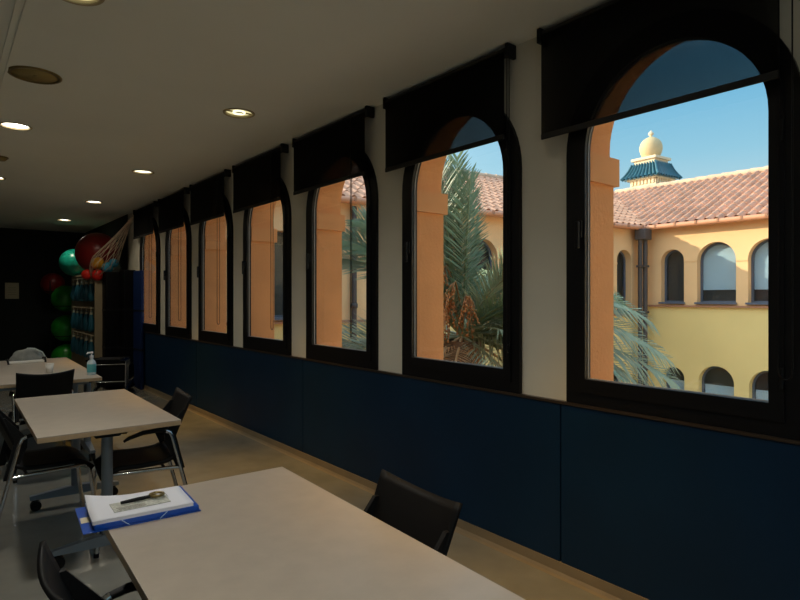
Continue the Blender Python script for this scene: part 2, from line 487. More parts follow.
# ------------------------------------------------------------------ tables
TZ = 0.735
def make_table(label, L, loc, rz, insets=(0.10, 0.14), group='wheeled folding tables'):
    W = 0.69
    t = thing('table', label, 'table', loc, rz, group)
    bm = bmesh.new()
    bmesh.ops.create_cube(bm, size=1)
    bmesh.ops.scale(bm, vec=(W, L, 0.004), verts=bm.verts)
    MB().from_bm(bm, (0, 0, TZ - 0.002)).build('tabletop', 'laminate', t)
    MB().bbox((0, 0, TZ - 0.0165), (W, L, 0.025), 0.003).build('edge_band', 'edge', t)
    for s, ins in ((-1, insets[0]), (1, insets[1])):
        y = s * (L / 2 - ins)
        MB().tube([(0, y, 0.10), (0, y, 0.66)], 0.029, 20).build('column', 'steel', t)
        f = MB()
        hw = 0.27
        vs = []
        for x, h0, h1, ww in ((-hw, .075, .098, .022), (-.05, .070, .125, .032), (.05, .070, .125, .032), (hw, .075, .098, .022)):
            vs += [(x, y - ww, h0), (x, y + ww, h0), (x, y + ww * .8, h1), (x, y - ww * .8, h1)]
        fs = [(0, 1, 2, 3), (12, 15, 14, 13)]
        for q in range(3):
            for e in range(4):
                fs.append((q * 4 + e, q * 4 + (e + 1) % 4, q * 4 + 4 + (e + 1) % 4, q * 4 + 4 + e))
        f.add(vs, fs)
        f.build('foot', 'steel', t)
        for sx in (-1, 1):
            c = MB()
            cx = sx * (hw - 0.035)
            c.tube([(cx, y - 0.022, 0.032), (cx, y - 0.006, 0.032)], 0.032, 18)
            c.tube([(cx, y + 0.006, 0.032), (cx, y + 0.022, 0.032)], 0.032, 18)
            c.tube([(cx + .006, y, 0.03), (cx + .006, y, 0.076)], 0.010, 8)
            c.bbox((cx, y, 0.055), (0.034, 0.014, 0.022), .004)
            c.build('caster', 'black', t)
        hd = MB().bbox((0, y, 0.682), (0.13, 0.075, 0.045), .008)
        hd.tube([(0.05, y - s * .02, 0.668), (0.11, y - s * .05, 0.655)], 0.008)
        hd.build('tilt_head', 'black', t)
    for sx in (-1, 1):
        MB().box((sx * 0.20, 0, 0.690), (0.030, L - sum(insets) - 0.0, 0.040)).build('rail', 'steel', t)
    MB().tube([(0, -(L / 2 - insets[0]), 0.67), (0, L / 2 - insets[1], 0.67)], 0.015, 10).build('crossbeam', 'steel', t)
    return t
def table_center(A, Bq, Cq):
    pass
# near table: far corners (-1.409,2.127) and (-2.105,2.152); slight twist
a1 = math.atan2(2.127 - 2.152, -1.409 + 2.105)
u1 = V((cos(a1), sin(a1), 0)); n1 = V((sin(a1), -cos(a1), 0))
fm = V((-1.757, 2.1395, 0))
make_table('large sand-coloured folding table nearest the camera holding the blue folder', 1.38, tuple(fm + n1 * 0.69), a1)
a2 = -0.017
make_table('bare sand-coloured folding table in the middle of the row, nothing on it', 1.38, (-1.7715, 3.99, 0), a2, (0.18, 0.16))
for k, lab in enumerate(['far table under the sanitiser bottle, white cup on its top', 'middle one of the three far tables joined side by side', 'farthest table, grey bag and white tray on its back edge']):
    make_table(lab, 1.38, (-2.088 + 0.014 * k, 5.83 + 0.693 * k, 0), pi / 2 + radians(-1.2), (0.06, 0.10))

# ------------------------------------------------------------------ chairs
def shell(fn, nu, nv, thick):
    """thin curved sheet fn(u,v)->Vector with thickness along its normal"""
    P = [[fn(u / nu, v / nv) for u in range(nu + 1)] for v in range(nv + 1)]
    def nrm(i, j):
        a = P[j][min(i + 1, nu)] - P[j][max(i - 1, 0)]
        b = P[min(j + 1, nv)][i] - P[max(j - 1, 0)][i]
        return a.cross(b).normalized()
    vs = []
    for s in (0.5, -0.5):
        for j in range(nv + 1):
            for i in range(nu + 1):
                vs.append(P[j][i] + nrm(i, j) * thick * s)
    N = (nu + 1) * (nv + 1)
    fs = []
    for j in range(nv):
        for i in range(nu):
            q = j * (nu + 1) + i
            fs.append((q, q + 1, q + nu + 2, q + nu + 1))
            fs.append((N + q, N + q + nu + 1, N + q + nu + 2, N + q + 1))
    rim = [j * (nu + 1) for j in range(nv)] + [nv * (nu + 1) + i for i in range(nu)] + [j * (nu + 1) + nu for j in range(nv, 0, -1)] + [i for i in range(nu, 0, -1)]
    for a, b in zip(rim, rim[1:] + rim[:1]):
        fs.append((a, b, N + b, N + a))
    mb = MB(); mb.add(vs, fs, True)
    return mb

def make_chair(label, group):
    t = thing('chair', label, 'chair', (0, 0, 0), 0, group)
    # seat: front is +x, waterfall lip
    def seat(u, v):
        x = -0.185 + 0.395 * u
        y = (v - .5) * (0.42 - 0.03 * (1 - u))
        z = 0.475 - 0.018 * (1 - (2 * v - 1) ** 2) * (1 - u * .5) - 0.012 * sin(pi * u)
        if u > 0.76:
            z -= 0.060 * ((u - .76) / .24) ** 1.6
        if u < .15:
            z += 0.02 * ((.15 - u) / .15)
        return V((x, y, z))
    shell(seat, 16, 12, 0.024).build('seat', 'shell', t)
    def back(u, v):
        yn = 2 * u - 1
        hw = 0.186 + 0.014 * v
        z = 0.545 + 0.292 * v - (0.024 * (1 - yn * yn)) * v ** 2 + 0.01 * (1 - yn * yn) * (1 - v)
        x = -0.150 - 0.118 * v - 0.030 * (1 - yn * yn)
        return V((x, yn * hw, z))
    shell(back, 14, 10, 0.012).build('backrest', 'shell', t)
    for s in (-1, 1):
        y = s * 0.200
        # rear leg: straight raked tube up to the arm, where it bends forward
        MB().tube([(-0.312, y * 1.05, 0.008), (-0.205, y * 1.03, 0.425), (-0.158, y * 1.02, 0.61), (-0.145, y * 1.02, 0.637), (-0.115, y * 1.02, 0.650)], 0.0115, 10).build('leg', 'chrome', t)
        MB().tube([(0.235, y * 1.02, 0.008), (0.205, y, 0.32), (0.190, y, 0.415), (0.16, y, 0.437), (-0.10, y * .98, 0.430), (-0.205, y, 0.425)], 0.0115, 10).build('leg', 'chrome', t)
        br = MB()
        prof = [(-0.232, 0.415), (-0.190, 0.415), (-0.120, 0.585), (-0.118, 0.635), (-0.222, 0.76), (-0.246, 0.76), (-0.178, 0.63)]
        yb = y * .915
        br.plate(prof, [], yb - 0.008, yb + 0.008, 'y')
        br.build('back_bracket', 'black', t)
        ya = y * 1.03
        MB().tube([(-0.125, ya, 0.648), (-0.07, ya, 0.656), (0.0, ya, 0.652), (0.07, ya, 0.632), (0.10, ya, 0.615)], [0.0105, 0.013, 0.013, 0.011, 0.007], 10).build('armrest', 'black', t)
        for fx, fy in ((-0.313, y * 1.05), (0.235, y * 1.02)):
            MB().tube([(fx, fy, 0.0), (fx, fy, 0.022)], 0.0145, 10).build('foot_cap', 'black', t)
    MB().tube([(-0.12, -0.195, 0.428), (-0.12, 0.195, 0.428)], 0.009, 8).build('stretcher', 'chrome', t)
    MB().tube([(0.13, -0.195, 0.434), (0.13, 0.195, 0.434)], 0.009, 8).build('stretcher', 'chrome', t)
    return t

G = 'black stacking chairs around the tables'
ch = make_chair('black chair on the window side of the near table, only its back showing', G)
ch.location = (-1.597, 1.385, 0); ch.rotation_euler = (0, 0, radians(177))
dup(ch, (-1.575, 3.675, 0), radians(174), 'black chair with chrome legs at the window side of the middle table')
dup(ch, (-2.0, 4.01, 0), radians(1), 'black chair tucked under the left side of the middle table, seen from the side')
dup(ch, (-2.030, 1.435, 0), radians(3), 'black chair at lower left corner, left of the near table')
dup(ch, (-1.84, 5.605, 0), radians(90.5), 'black chair seen from behind between middle table and far tables')
cb = make_chair('dark blue chair behind the far tables at left edge', G)
cb.location = (-2.22, 8.27, 0); cb.rotation_euler = (0, 0, radians(-90))
for c in cb.children:
    if c.name.startswith('backrest') or c.name.startswith('seat'):
        c.data.materials[0] = M['shellblue']

# ------------------------------------------------------------------ folder, papers, pack
FA = radians(-4.4)
f = thing('ring_folder', 'blue cardboard folder with elastic bands overhanging the near table corner', 'folder', (-2.000, 1.985, TZ), FA)
bm_ = MB().bbox((0, 0, 0.0015), (0.335, 0.245, 0.003), .001)
bm_.build('back_cover', 'folder', f)
fb = MB().bbox((0.012, -0.002, 0.0115), (0.300, 0.236, 0.016), .003)
fb.build('filled_pocket', 'folder', f)
e = MB()
for x, dx in ((-0.065, 0.022), (0.065, -0.022)):
    e.tube([(x, -0.1215, 0.020), (x + dx, -0.1215, 0.002)], 0.0016, 5)
e.build('elastic', 'band', f)
MB().box((-0.150, -0.01, 0.0035), (0.028, 0.05, 0.001)).build('sticker', 'sign', f)
p = thing('paper_stack', 'stack of white papers with one curled corner on the blue folder', 'papers', (-2.000, 1.966, TZ + 0.0196), FA)
def sheet(u, v):
    x = -0.145 + 0.29 * u; y = -0.098 + 0.200 * v
    z = 0.0100
    q = max(0, (1 - u) * 1.0 + v - 1.45)
    z += 0.06 * q * q * 1.3
    return V((x, y, z))
MB().box((0, 0.0, 0.0045), (0.288, 0.195, 0.009)).build('sheets', 'paper', p)
shell(sheet, 12, 12, 0.0012).build('top_sheet', 'paper', p)
k = thing('blister_pack', 'printed blister card with a black and brass tool on the papers', 'pack', (-2.000, 1.955, TZ + 0.0196 + 0.0115), radians(-2))
MB().box((0, 0, 0.001), (0.165, 0.085, 0.0015)).build('card', 'card', k)
tl = MB().tube([(-0.055, 0.012, 0.009), (0.0, 0.014, 0.010), (0.035, 0.018, 0.010)], [0.005, 0.0065, 0.005], 8)
tl.build('tool_handle', 'black', k)
tb = MB().tube([(0.055 + 0.021 * cos(2 * pi * q / 12), 0.022 + 0.020 * sin(2 * pi * q / 12), 0.011) for q in range(12)], 0.0045, 6, closed=True)
tb.tube([(0.030, 0.018, 0.010), (0.045, 0.034, 0.012), (0.050, 0.006, 0.012)], 0.004, 6)
tb.build('tool_head', 'brass', k)
MB().bbox((0.06, 0.012, 0.006), (0.045, 0.055, 0.010), .003).build('blister', 'glass', k)
pr = MB()
for q in range(4):
    pr.box((-0.03 + 0.0 * q, -0.012 - 0.008 * q, 0.0020), (0.085 - 0.01 * (q % 2), 0.0028, 0.0006))
pr.build('printing', 'ink', k)

# ------------------------------------------------------------------ things on the far tables
b = thing('sanitiser_bottle', 'clear pump bottle with teal label on the far table edge', 'bottle', (-1.445, 5.70, TZ))
MB().lathe([(0.001, 0), (0.034, 0), (0.036, 0.006), (0.036, 0.105), (0.028, 0.125), (0.014, 0.138), (0.014, 0.15), (0.001, 0.15)], 22).build('bottle', 'gel', b)
MB().lathe([(0.0365, 0.025), (0.0368, 0.028), (0.0368, 0.095), (0.0365, 0.098)], 22).build('bottle_label', 'gellabel', b)
MB().lathe([(0.016, 0.148), (0.017, 0.172), (0.006, 0.175), (0.006, 0.195), (0.001, 0.195)], 16).tube([(0.008, 0, 0.197), (-0.03, -0.014, 0.199), (-0.042, -0.02, 0.190)], [0.011, 0.008, 0.005], 8).build('pump', 'white', b)
cpp = thing('paper_cup', 'small white paper cup on the far table behind a chair back', 'cup', (-1.715, 6.10, TZ))
MB().lathe([(0.001, 0.0), (0.026, 0.0), (0.036, 0.083), (0.034, 0.083), (0.0245, 0.004), (0.001, 0.004)], 22).build('cup_wall', 'cup', cpp)
MB().tube([(0.036 * cos(2 * pi * q / 20), 0.036 * sin(2 * pi * q / 20), 0.084) for q in range(20)], 0.0018, 6, closed=True).build('rolled_lip', 'cup', cpp)
tr_ = thing('tray', 'long white tray with black end clips on the farthest table', 'tray', (-1.79, 7.16, TZ), radians(6))
MB().bbox((0, 0, 0.012), (0.32, 0.10, 0.024), .006).build('tray_body', 'cup', tr_)
for s in (-1, 1):
    MB().tube([(s * .165, -.06, .004), (s * .17, -.02, .05), (s * .165, .05, .04)], .010, 8).build('end_clip', 'black', tr_)
bg = thing('bag', 'slumped grey cloth bag with pale strap behind the white tray', 'bag', (-1.755, 7.38, TZ), radians(4))
bb2 = MB().sphere((0, 0, 0), 1, 28, 18)
bb2.v = [(x * .165 * (1 + .05 * sin(9 * z + 4 * y)), y * .085, max(0.0, z * .135 * (1 + .06 * sin(7 * x + 3 * y)))) for x, y, z in bb2.v]
bb2.build('bag_body', 'bag', bg)
MB().tube([(-0.02, -.088, .142), (0.05, -.092, .136), (0.12, -.094, .095), (0.16, -.094, .02)], .008, 7).build('strap', 'bagstrap', bg)

# ------------------------------------------------------------------ notice on the end wall
s = thing('notice', 'small cream notice pinned to the dark end wall', 'sign', (-1.345, YF - 0.001, 1.555))
MB().box((0, -0.004, 0), (0.235, 0.008, 0.325)).build('board', 'sign', s)
ln = MB()
for q in range(4):
    ln.box((0, -0.009, 0.06 - q * 0.045), (0.14, 0.0015, 0.006))
ln.build('faint_lines', 'rackpanel', s)

# ------------------------------------------------------------------ exercise corner
rk = thing('storage_rack', 'beige open rack with three hook rails against the window wall', 'rack', (-0.27, 11.6, 0))
RH = 1.05
MB().box((0.0, -RH, 0.915), (0.46, 0.035, 1.83)).build('end_panel', 'rackpanel', rk)
MB().box((0.0, RH, 0.915), (0.46, 0.035, 1.83)).build('end_panel', 'rackpanel', rk)
MB().box((0.0, 0, 1.815), (0.46, 2 * RH - .035, 0.03)).build('top_board', 'rackpanel', rk)
MB().box((0.20, 0, 0.90), (0.02, 2 * RH - .035, 1.79)).build('back_board', 'dark_wall', rk)
rails = [1.76, 1.24, 0.78]
for z in rails:
    MB().tube([(-0.215, -RH + .018, z), (-0.215, RH - .018, z)], 0.009, 8).build('rail', 'hook', rk)
row = ['top', 'middle', 'bottom']
posn = ['leftmost', 'second from left', 'middle', 'second from right', 'rightmost']
club0 = None
for r_, z in enumerate(rails):
    for q in range(5):
        y = 11.6 + 0.84 - q * 0.40
        lab = 'teal exercise club, %s on the %s rail of the rack' % (posn[q], row[r_])
        if club0 is None:
            club0 = thing('exercise_club', lab, 'exercise club', (-0.495, y, z), 0, 'teal exercise clubs hanging on the rack')
            MB().lathe([(0.001, -0.41), (0.040, -0.40), (0.058, -0.36), (0.062, -0.28), (0.045, -0.18), (0.022, -0.10), (0.020, -0.06), (0.001, -0.06)], 16, (-0.0, 0, 0)).build('club_body', 'club', club0)
            MB().tube([(0, 0, -0.07), (-0.004, 0, -0.03), (-0.004, 0, 0.006), (0.003, 0, 0.014), (0.010, 0, 0.008)], 0.006, 6).build('hook', 'hook', club0)
            MB().lathe([(0.024, -0.115), (0.026, -0.10), (0.024, -0.07)], 12).build('collar', 'hook', club0)
        else:
            dup(club0, (-0.495, y, z), 0, lab)

def ball(name, m, c, r, label, group=None):
    t = thing(name, label, 'ball', c, 0, group)
    mb = MB().sphere((0, 0, 0), r, 36, 22)
    mb.build('skin', m, t)
    MB().lathe([(0.001, r + .001), (0.016, r + .0005), (0.016, r - .004)], 12, mtx=Matrix.Rotation(radians(60), 3, 'Y')).build('valve', 'black', t)
    return t
GB = 'big exercise balls in the far corner'
ball('exercise_ball', 'redball', (-0.395, 10.85, 1.83 + 0.345), 0.345, 'big dark red exercise ball on top of the rack', GB)
ball('exercise_ball', 'tealball', (-0.495, 12.42, 1.83 + 0.255), 0.255, 'teal exercise ball left of the dark red one on the rack', GB)
br_ = thing('ball_stand', 'black wire stand holding a column of exercise balls', 'stand', (-0.53, 13.1, 0))
for zz in (0.02, 0.60, 1.19):
    MB().tube([(0.22 * cos(2 * pi * q / 20), 0.22 * sin(2 * pi * q / 20), zz + .06) for q in range(20)], 0.010, 6, closed=True).build('ring', 'black', br_)
for a in (60, 180, 300):
    MB().tube([(0.27 * cos(radians(a)), 0.27 * sin(radians(a)), 0), (0.27 * cos(radians(a)), 0.27 * sin(radians(a)), 1.75)], 0.011, 8).build('post', 'black', br_)
for zz, lab in ((0.02, 'lowest'), (0.60, 'middle'), (1.19, 'highest')):
    ball('exercise_ball', 'greenball', (-0.53, 13.1, zz + 0.06 + sqrt(.26 ** 2 - .22 ** 2) + .012), 0.26, 'green exercise ball, %s in the column left of the rack' % lab, GB)
ball('exercise_ball', 'redball', (-0.68, 13.66, 1.70), 0.22, 'dim red exercise ball half hidden behind the highest green ball', GB)
bs2 = thing('wall_bracket', 'black wall bracket under the dim red ball', 'bracket', (-0.68, 13.66, 1.70))
MB().tube([(0.16 * cos(2 * pi * q / 20), 0.16 * sin(2 * pi * q / 20), -0.16) for q in range(20)], 0.009, 6, closed=True).build('ring', 'black', bs2)
MB().tube([(0, 0.16, -0.16), (0, 0.39, -0.16)], 0.010, 6).build('arm', 'black', bs2)

# net of small balls hanging from the wall corner
NB = [('sred', (-0.600, 10.62, 1.800), .085, 'red ball at the left end of the hanging net'), ('sred', (-0.460, 10.52, 1.790), .095, 'red ball at the bottom of the hanging net'),
      ('syel', (-0.455, 10.54, 1.985), .105, 'amber ball lying on the red ones in the net'), ('sblue', (-0.330, 10.43, 1.915), .09, 'sky blue ball in the middle of the hanging net'),
      ('sblue', (-0.245, 10.40, 1.99), .075, 'smaller blue ball at the right of the net')]
for m_, c_, r_, l_ in NB:
    ball('small_ball', m_, c_, r_, l_, 'small coloured balls in the net')
hookp = V((-0.06, 9.86, 2.74))
nt_ = thing('ball_net', 'cream cord net slung from the ceiling corner with coloured balls', 'net', (0, 0, 0))
cd = MB()
axis_end = V((-0.44, 10.52, 1.86))
dirn = (axis_end - hookp)
side = dirn.cross(V((0, 0, 1))).normalized()
upv = side.cross(dirn).normalized()
NS = 12
def netp(k, tt):
    a = 2 * pi * k / NS
    wd = 0.02 + 0.30 * tt ** 1.4 if tt < .8 else 0.02 + .30 * .8 ** 1.4 * (1 - ((tt - .8) / .35) ** 2 * .9)
    return hookp + dirn * tt + (side * cos(a) * wd * .95 + upv * sin(a) * wd * .62)
for k_ in range(NS):
    for sg in (-1, 1):
        pts = []
        for q in range(25):
            tt = q / 24 * 1.13
            pts.append(netp(k_ + sg * q * 0.12, tt))
        cd.tube(pts, 0.0055, 4)
cd.build('cords', 'net', nt_)
MB().tube([hookp + V((0.05, 0, 0.06)), hookp + V((0, 0, 0.05)), hookp + V((-.01, 0, -0.02)), hookp + V((.015, 0, -.03))], 0.008, 6).build('hook', 'chrome', nt_)

# mats
MB_l = [('matblue', -0.062, 9.60, 0.055, 0.42, 1.84, 'blue exercise mat standing against the wall past the last window'),
        ('matblack', -0.125, 10.02, 0.18, 0.34, 1.86, 'black mat standing between the blue mat and the rack'),
        ('matblack', -0.215, 10.36, 0.37, 0.26, 1.84, 'black mat pressed against the end of the rack')]
for m_, x, y, dx, dy, h, l in MB_l:
    t = thing('exercise_mat', l, 'mat', (x, y, 0), 0, 'tall mats by the window wall')
    MB().bbox((0, 0, h / 2), (dx, dy, h), .015).build('mat_body', m_, t)
    st = MB()
    for zz in (h * .33, h * .66):
        st.bbox((0, 0, zz), (dx + .006, dy + .006, .03), .002)
    st.build('strap', 'black', t)

# pile of chairs lying nested on their backs in front of the mats, feet towards the room
for q, l in enumerate(['black chair lying on its back, lowest and nearest of the pile by the mats', 'black chair lying on its back, second in the pile by the mats', 'black chair lying on its back, third in the pile by the mats', 'black chair lying on its back, farthest of the pile by the mats']):
    c_ = dup(ch, (-0.74 + .035 * q, 8.74 + 0.075 * q, 0.318), radians(-115), l, 0, radians(-90))
    c_['group'] = 'black chairs piled by the mats'

# ------------------------------------------------------------------ courtyard: right wing
GZ = -4.5
struct(MB().plate([(-1, -30), (60, -30), (60, 40), (-1, 40)], [], GZ - .2, GZ, 'z').build('ground', 'ground'))
XF = 13.496
def facade(root, length0, length1, ups, lows, z_ledge, z_eave, mtx, dark=False):
    """walls in local frame: along +a, outward is -w; wall front at w=0"""
    def bld(mb, name, m, par):
        mb.v = [tuple(mtx @ V(p)) for p in mb.v]
        return mb.build(name, m, par)
    uo = [(c, wd, zb, zs, n) for (c, wd, zb, zs, n) in ups]
    m1 = MB().plate([(length0, z_ledge), (length1, z_ledge), (length1, z_eave), (length0, z_eave)], [arch(c, wd, zb, zs, n) for c, wd, zb, zs, n in ups], 0, 0.30, 'x')
    bld(m1, 'upper_wall', 'upper', root)
    m2 = MB().plate([(length0, GZ), (length1, GZ), (length1, z_ledge), (length0, z_ledge)], [arch(c, wd, zb, zs, n) for c, wd, zb, zs, n in lows], 0, 0.30, 'x')
    bld(m2, 'lower_wall', 'lower', root)
    bld(MB().box((-0.03, (length0 + length1) / 2, z_ledge), (0.08, length1 - length0, 0.05)), 'string_course', 'ledge', root)
    # imposts between the upper windows
    im = MB()
    prev = length0
    for c, wd, zb, zs, n in sorted(ups):
        im.box((0.0, (prev + c - wd) / 2, zs - .02), (0.035, c - wd - prev, 0.05))
        prev = c + wd
    im.box((0.0, (prev + length1) / 2, zs - .02), (0.035, length1 - prev, 0.05))
    bld(im, 'impost_band', 'upper', root)
    for low, lst in ((0, ups), (1, lows)):
        for c, wd, zb, zs, n in lst:
            fr = MB().plate(arch(c, wd + .01, zb - .01, zs, 18), [arch(c, wd - .055, zb + .07, zs, 18)], 0.20, 0.26, 'x')
            fo = bld(fr, 'window', 'outframe', root)
            mb = MB().plate(arch(c, wd - .053, zb + .068, zs, 18), [], 0.225, 0.231, 'x')
            bld(mb, 'pane', 'outglass', fo)
            bld(MB().plate(arch(c, wd + .02, zb - .02, zs, 18), [], 0.31, 0.34, 'x'), 'room_dark', 'outdark', fo)
            bld(MB().box((0.05, c, zb + .005), (0.30, wd * 2 + .06, 0.05)), 'sill', 'outframe', fo)
            if (not low and c > 7.0) or dark:
                continue
            if low:
                bb_ = MB().box((0.26, c, (zb + zs) / 2 - .02), (0.01, wd * 2 - .13, zs - zb - .14))
            else:
                bb_ = MB().plate(arch(c, wd - .055, zb + .36, zs, 18), [], 0.255, 0.265, 'x')
            bld(bb_, 'blind', 'outblind', fo)

def tile_roof(name, m, parent, o, along, slope, length, slen, tp=0.25, row=0.40, amp=0.065):
    """pantile sheet: o is eave start, along/slope unit vectors; corrugated with stepped courses"""
    along = V(along).normalized(); slope = V(slope).normalized()
    nrm = along.cross(slope).normalized()
    if nrm.z < 0: nrm = -nrm
    nu = int(length / tp * 6); nr = int(round(slen / row))
    vs = []; fs = []
    vpos = []
    for r in range(nr):
        vpos += [(r * slen / nr, 0.022), ((r + 1) * slen / nr - 0.001, 0.0)]
    for s_, lift in vpos:
        for i in range(nu + 1):
            u = i * length / nu
            ph = (u / tp) % 1.0
            h = amp * (abs(cos(pi * ph)) * 2 - 1)
            vs.append(V(o) + along * u + slope * s_ + nrm * (h + lift))
    for j in range(len(vpos) - 1):
        for i in range(nu):
            q = j * (nu + 1) + i
            fs.append((q, q + 1, q + nu + 2, q + nu + 1))
    mb = MB(); mb.add(vs, fs)
    return mb.build(name, m, parent, recalc=False)

def ridge_caps(parent, p0, p1, r=0.11, step=0.42):
    p0 = V(p0); p1 = V(p1); L = (p1 - p0).length; d = (p1 - p0).normalized()
    mb = MB()
    n = int(L / step)
    for q in range(n):
        mb.tube([p0 + d * q * step, p0 + d * (q + 1.1) * step], [r, r * 1.2], 10)
    return mb.build('ridge_cap', 'ridge', parent)

rw = thing('courtyard_wing', 'peach and yellow wing with arched windows across the courtyard', 'building', (0, 0, 0))
ups = [(7.78, 0.32, 1.26, 2.44, 18), (6.622, 0.4875, 1.26, 2.40, 18)] + [(5.365 - 1.257 * k, 0.4875, 1.26, 2.40, 18) for k in range(8)]
lows = [(7.75, 0.30, -2.2, -0.82, 18), (6.626, 0.445, -2.2, -0.84, 18)] + [(5.385 - 1.24 * k, 0.445, -2.2, -0.84, 18) for k in range(8)]
facade(rw, -5.0, 9.2, ups, lows, 1.18, 3.42, Matrix.Translation((XF, 0, 0)))
tile_roof('roof', 'tile', rw, (13.22, -5.0, 3.43), (0, 1, 0), (4.25, 0, 1.92), 17.4, 4.66)
rwr = MB(); rwr.quad((17.47, -5, 5.33), (17.47, 12.4, 5.33), (21.7, 12.4, 3.4), (21.7, -5, 3.4)); rwr.build('rear_roof', 'tile', rw)
ridge_caps(rw, (17.47, -5, 5.36), (17.47, 12.2, 5.36))
gt = MB()
gy = [-5 + q * 13.0 / 26 for q in range(27)] + [8.35]
gt.tube([(13.20, y, 3.395) for y in gy if y <= 8.35], 0.07, 10)
g_o = gt.build('gutter', 'gutter', rw)
gb = MB()
for q in range(24):
    gb.box((13.135, 8.1 - q * 0.555, 3.42), (0.03, 0.05, 0.09))
gb.build('gutter_bracket', 'ledge', g_o)
MB().box((13.40, 1.7, 3.40), (0.24, 13.3, 0.03)).build('soffit', 'gutter', rw)

# far wing, turned a little
fwv = V((-0.99, 0.1416, 0)).normalized()          # along, from the corner to the left
fwn = V((-0.1416, -0.99, 0)).normalized()         # outward, towards the camera
C0 = V((13.496, 8.398, 0)) - fwn * 0.22
fw = thing('courtyard_wing', 'orange side wing with drooping tiled roof behind the palm', 'building', (0, 0, 0))
m3 = Matrix(((-fwn.x, fwv.x, 0, C0.x), (-fwn.y, fwv.y, 0, C0.y), (0, 0, 1, 0), (0, 0, 0, 1)))
fups = [(s_, r_, 1.0, zt - r_, 18) for s_, r_, zt in ((0.88, .31, 2.77), (2.80, .40, 2.80), (4.38, .40, 2.80), (5.95, .42, 2.82), (7.55, .42, 2.80), (10.97, .46, 2.72))]
flow = [(s_, .32, -2.2, -0.87, 18) for s_ in (1.2, 2.9, 4.4, 5.95, 7.55, 10.97)]
facade(fw, -0.3, 12.75, fups, flow, 0.93, 3.42, m3, True)
ez = 3.43
e0 = V((13.496, 8.398, ez)) - fwv * 4.5
upd = (-fwn * 4.2 + V((0, 0, 1.9)))
tile_roof('roof', 'tile', fw, e0, fwv, upd, 17.3, upd.length)
r0 = e0 + upd
ridge_caps(fw, r0 + V((0, 0, .03)), r0 + fwv * 17.0 + V((0, 0, .03)))
rb = MB(); q0 = r0; q1 = r0 + fwv * 17.3; dn = -fwn * 4.2 - V((0, 0, 1.9))
rb.quad(q0, q1, q1 + dn, q0 + dn); rb.build('rear_roof', 'tile', fw)
gt = MB(); ge = V((13.496, 8.398, 3.395)) + fwn * 0.02
gt.tube([ge + fwv * (0.08 + q * 0.5) for q in range(25)], 0.07, 10)
go2 = gt.build('gutter', 'gutter', fw)
gb = MB()
for q in range(20):
    pp = ge + fwv * (0.5 + q * 0.6) + fwn * 0.075
    gb.box(pp + V((0, 0, .02)), (0.05, 0.04, 0.09))
gb.build('gutter_bracket', 'ledge', go2)

ds = thing('downspout', 'dark zinc rain hopper and pipe in the courtyard corner', 'drainpipe', (13.04, 8.42, 0))
MB().bbox((0.02, -0.02, 3.20), (0.38, 0.32, 0.30), .02).build('hopper', 'pipe', ds)
MB().tube([(-0.05, 0.03, 3.10), (-0.05, 0.03, GZ)], 0.062, 14).tube([(0.08, -0.05, 3.10), (0.08, -0.05, GZ)], 0.062, 14).build('pipe', 'pipe', ds)
cl = MB()
for zz in (2.3, 1.0, -.6):
    cl.bbox((0.015, -0.01, zz), (0.30, 0.24, .06), .01)
cl.build('collar', 'pipe', ds)
ds2 = thing('downspout', 'thin grey rain pipe on the side wing behind palm fronds', 'drainpipe', tuple(C0 + fwv * 9.42 + fwn * 0.09))
MB().tube([(0, 0, 3.30), (0, 0, GZ)], 0.055, 12).build('pipe', 'pipe', ds2)
cl = MB()
for zz in (2.6, 1.25, -.6):
    cl.lathe([(0.057, zz - .05), (0.075, zz - .04), (0.075, zz + .04), (0.057, zz + .05)], 12)
cl.build('collar', 'pipe', ds2)

# own building: roof above the room and eave (throws the real shade into the court)
ob = struct_empty('roof')
MB().plate([(-6.4, YB - 1), (.75, YB - 1), (.75, YF + .4), (-6.4, YF + .4)], [], 3.2, 3.42, 'z').build('eave_slab', 'gutter', ob)
rr = MB(); rr.quad((0.75, YB - 1, 3.42), (0.75, YF + .4, 3.42), (-3.0, YF + .4, 5.1), (-3.0, YB - 1, 5.1))
rr.quad((-6.4, YB - 1, 3.42), (-6.4, YF + .4, 3.42), (-3.0, YF + .4, 5.1), (-3.0, YB - 1, 5.1))
rr.build('roof_slope', 'tile', ob)

# unseen wing added at the near side to bounce sunlight onto the jambs
bounce_wing = thing('courtyard_wing', 'unseen cream wing added behind the camera to bounce sunlight into the courtyard', 'building', (0, 0, 0))
MB().box((7.6, -6.9, (GZ + 4.6) / 2), (13.2, .4, 4.6 - GZ)).build('wall', 'cream', bounce_wing)
r3 = MB(); r3.quad((1.0, -6.5, 4.6), (14.2, -6.5, 4.6), (14.2, -10.5, 6.4), (1.0, -10.5, 6.4)); r3.build('roof', 'tile', bounce_wing)
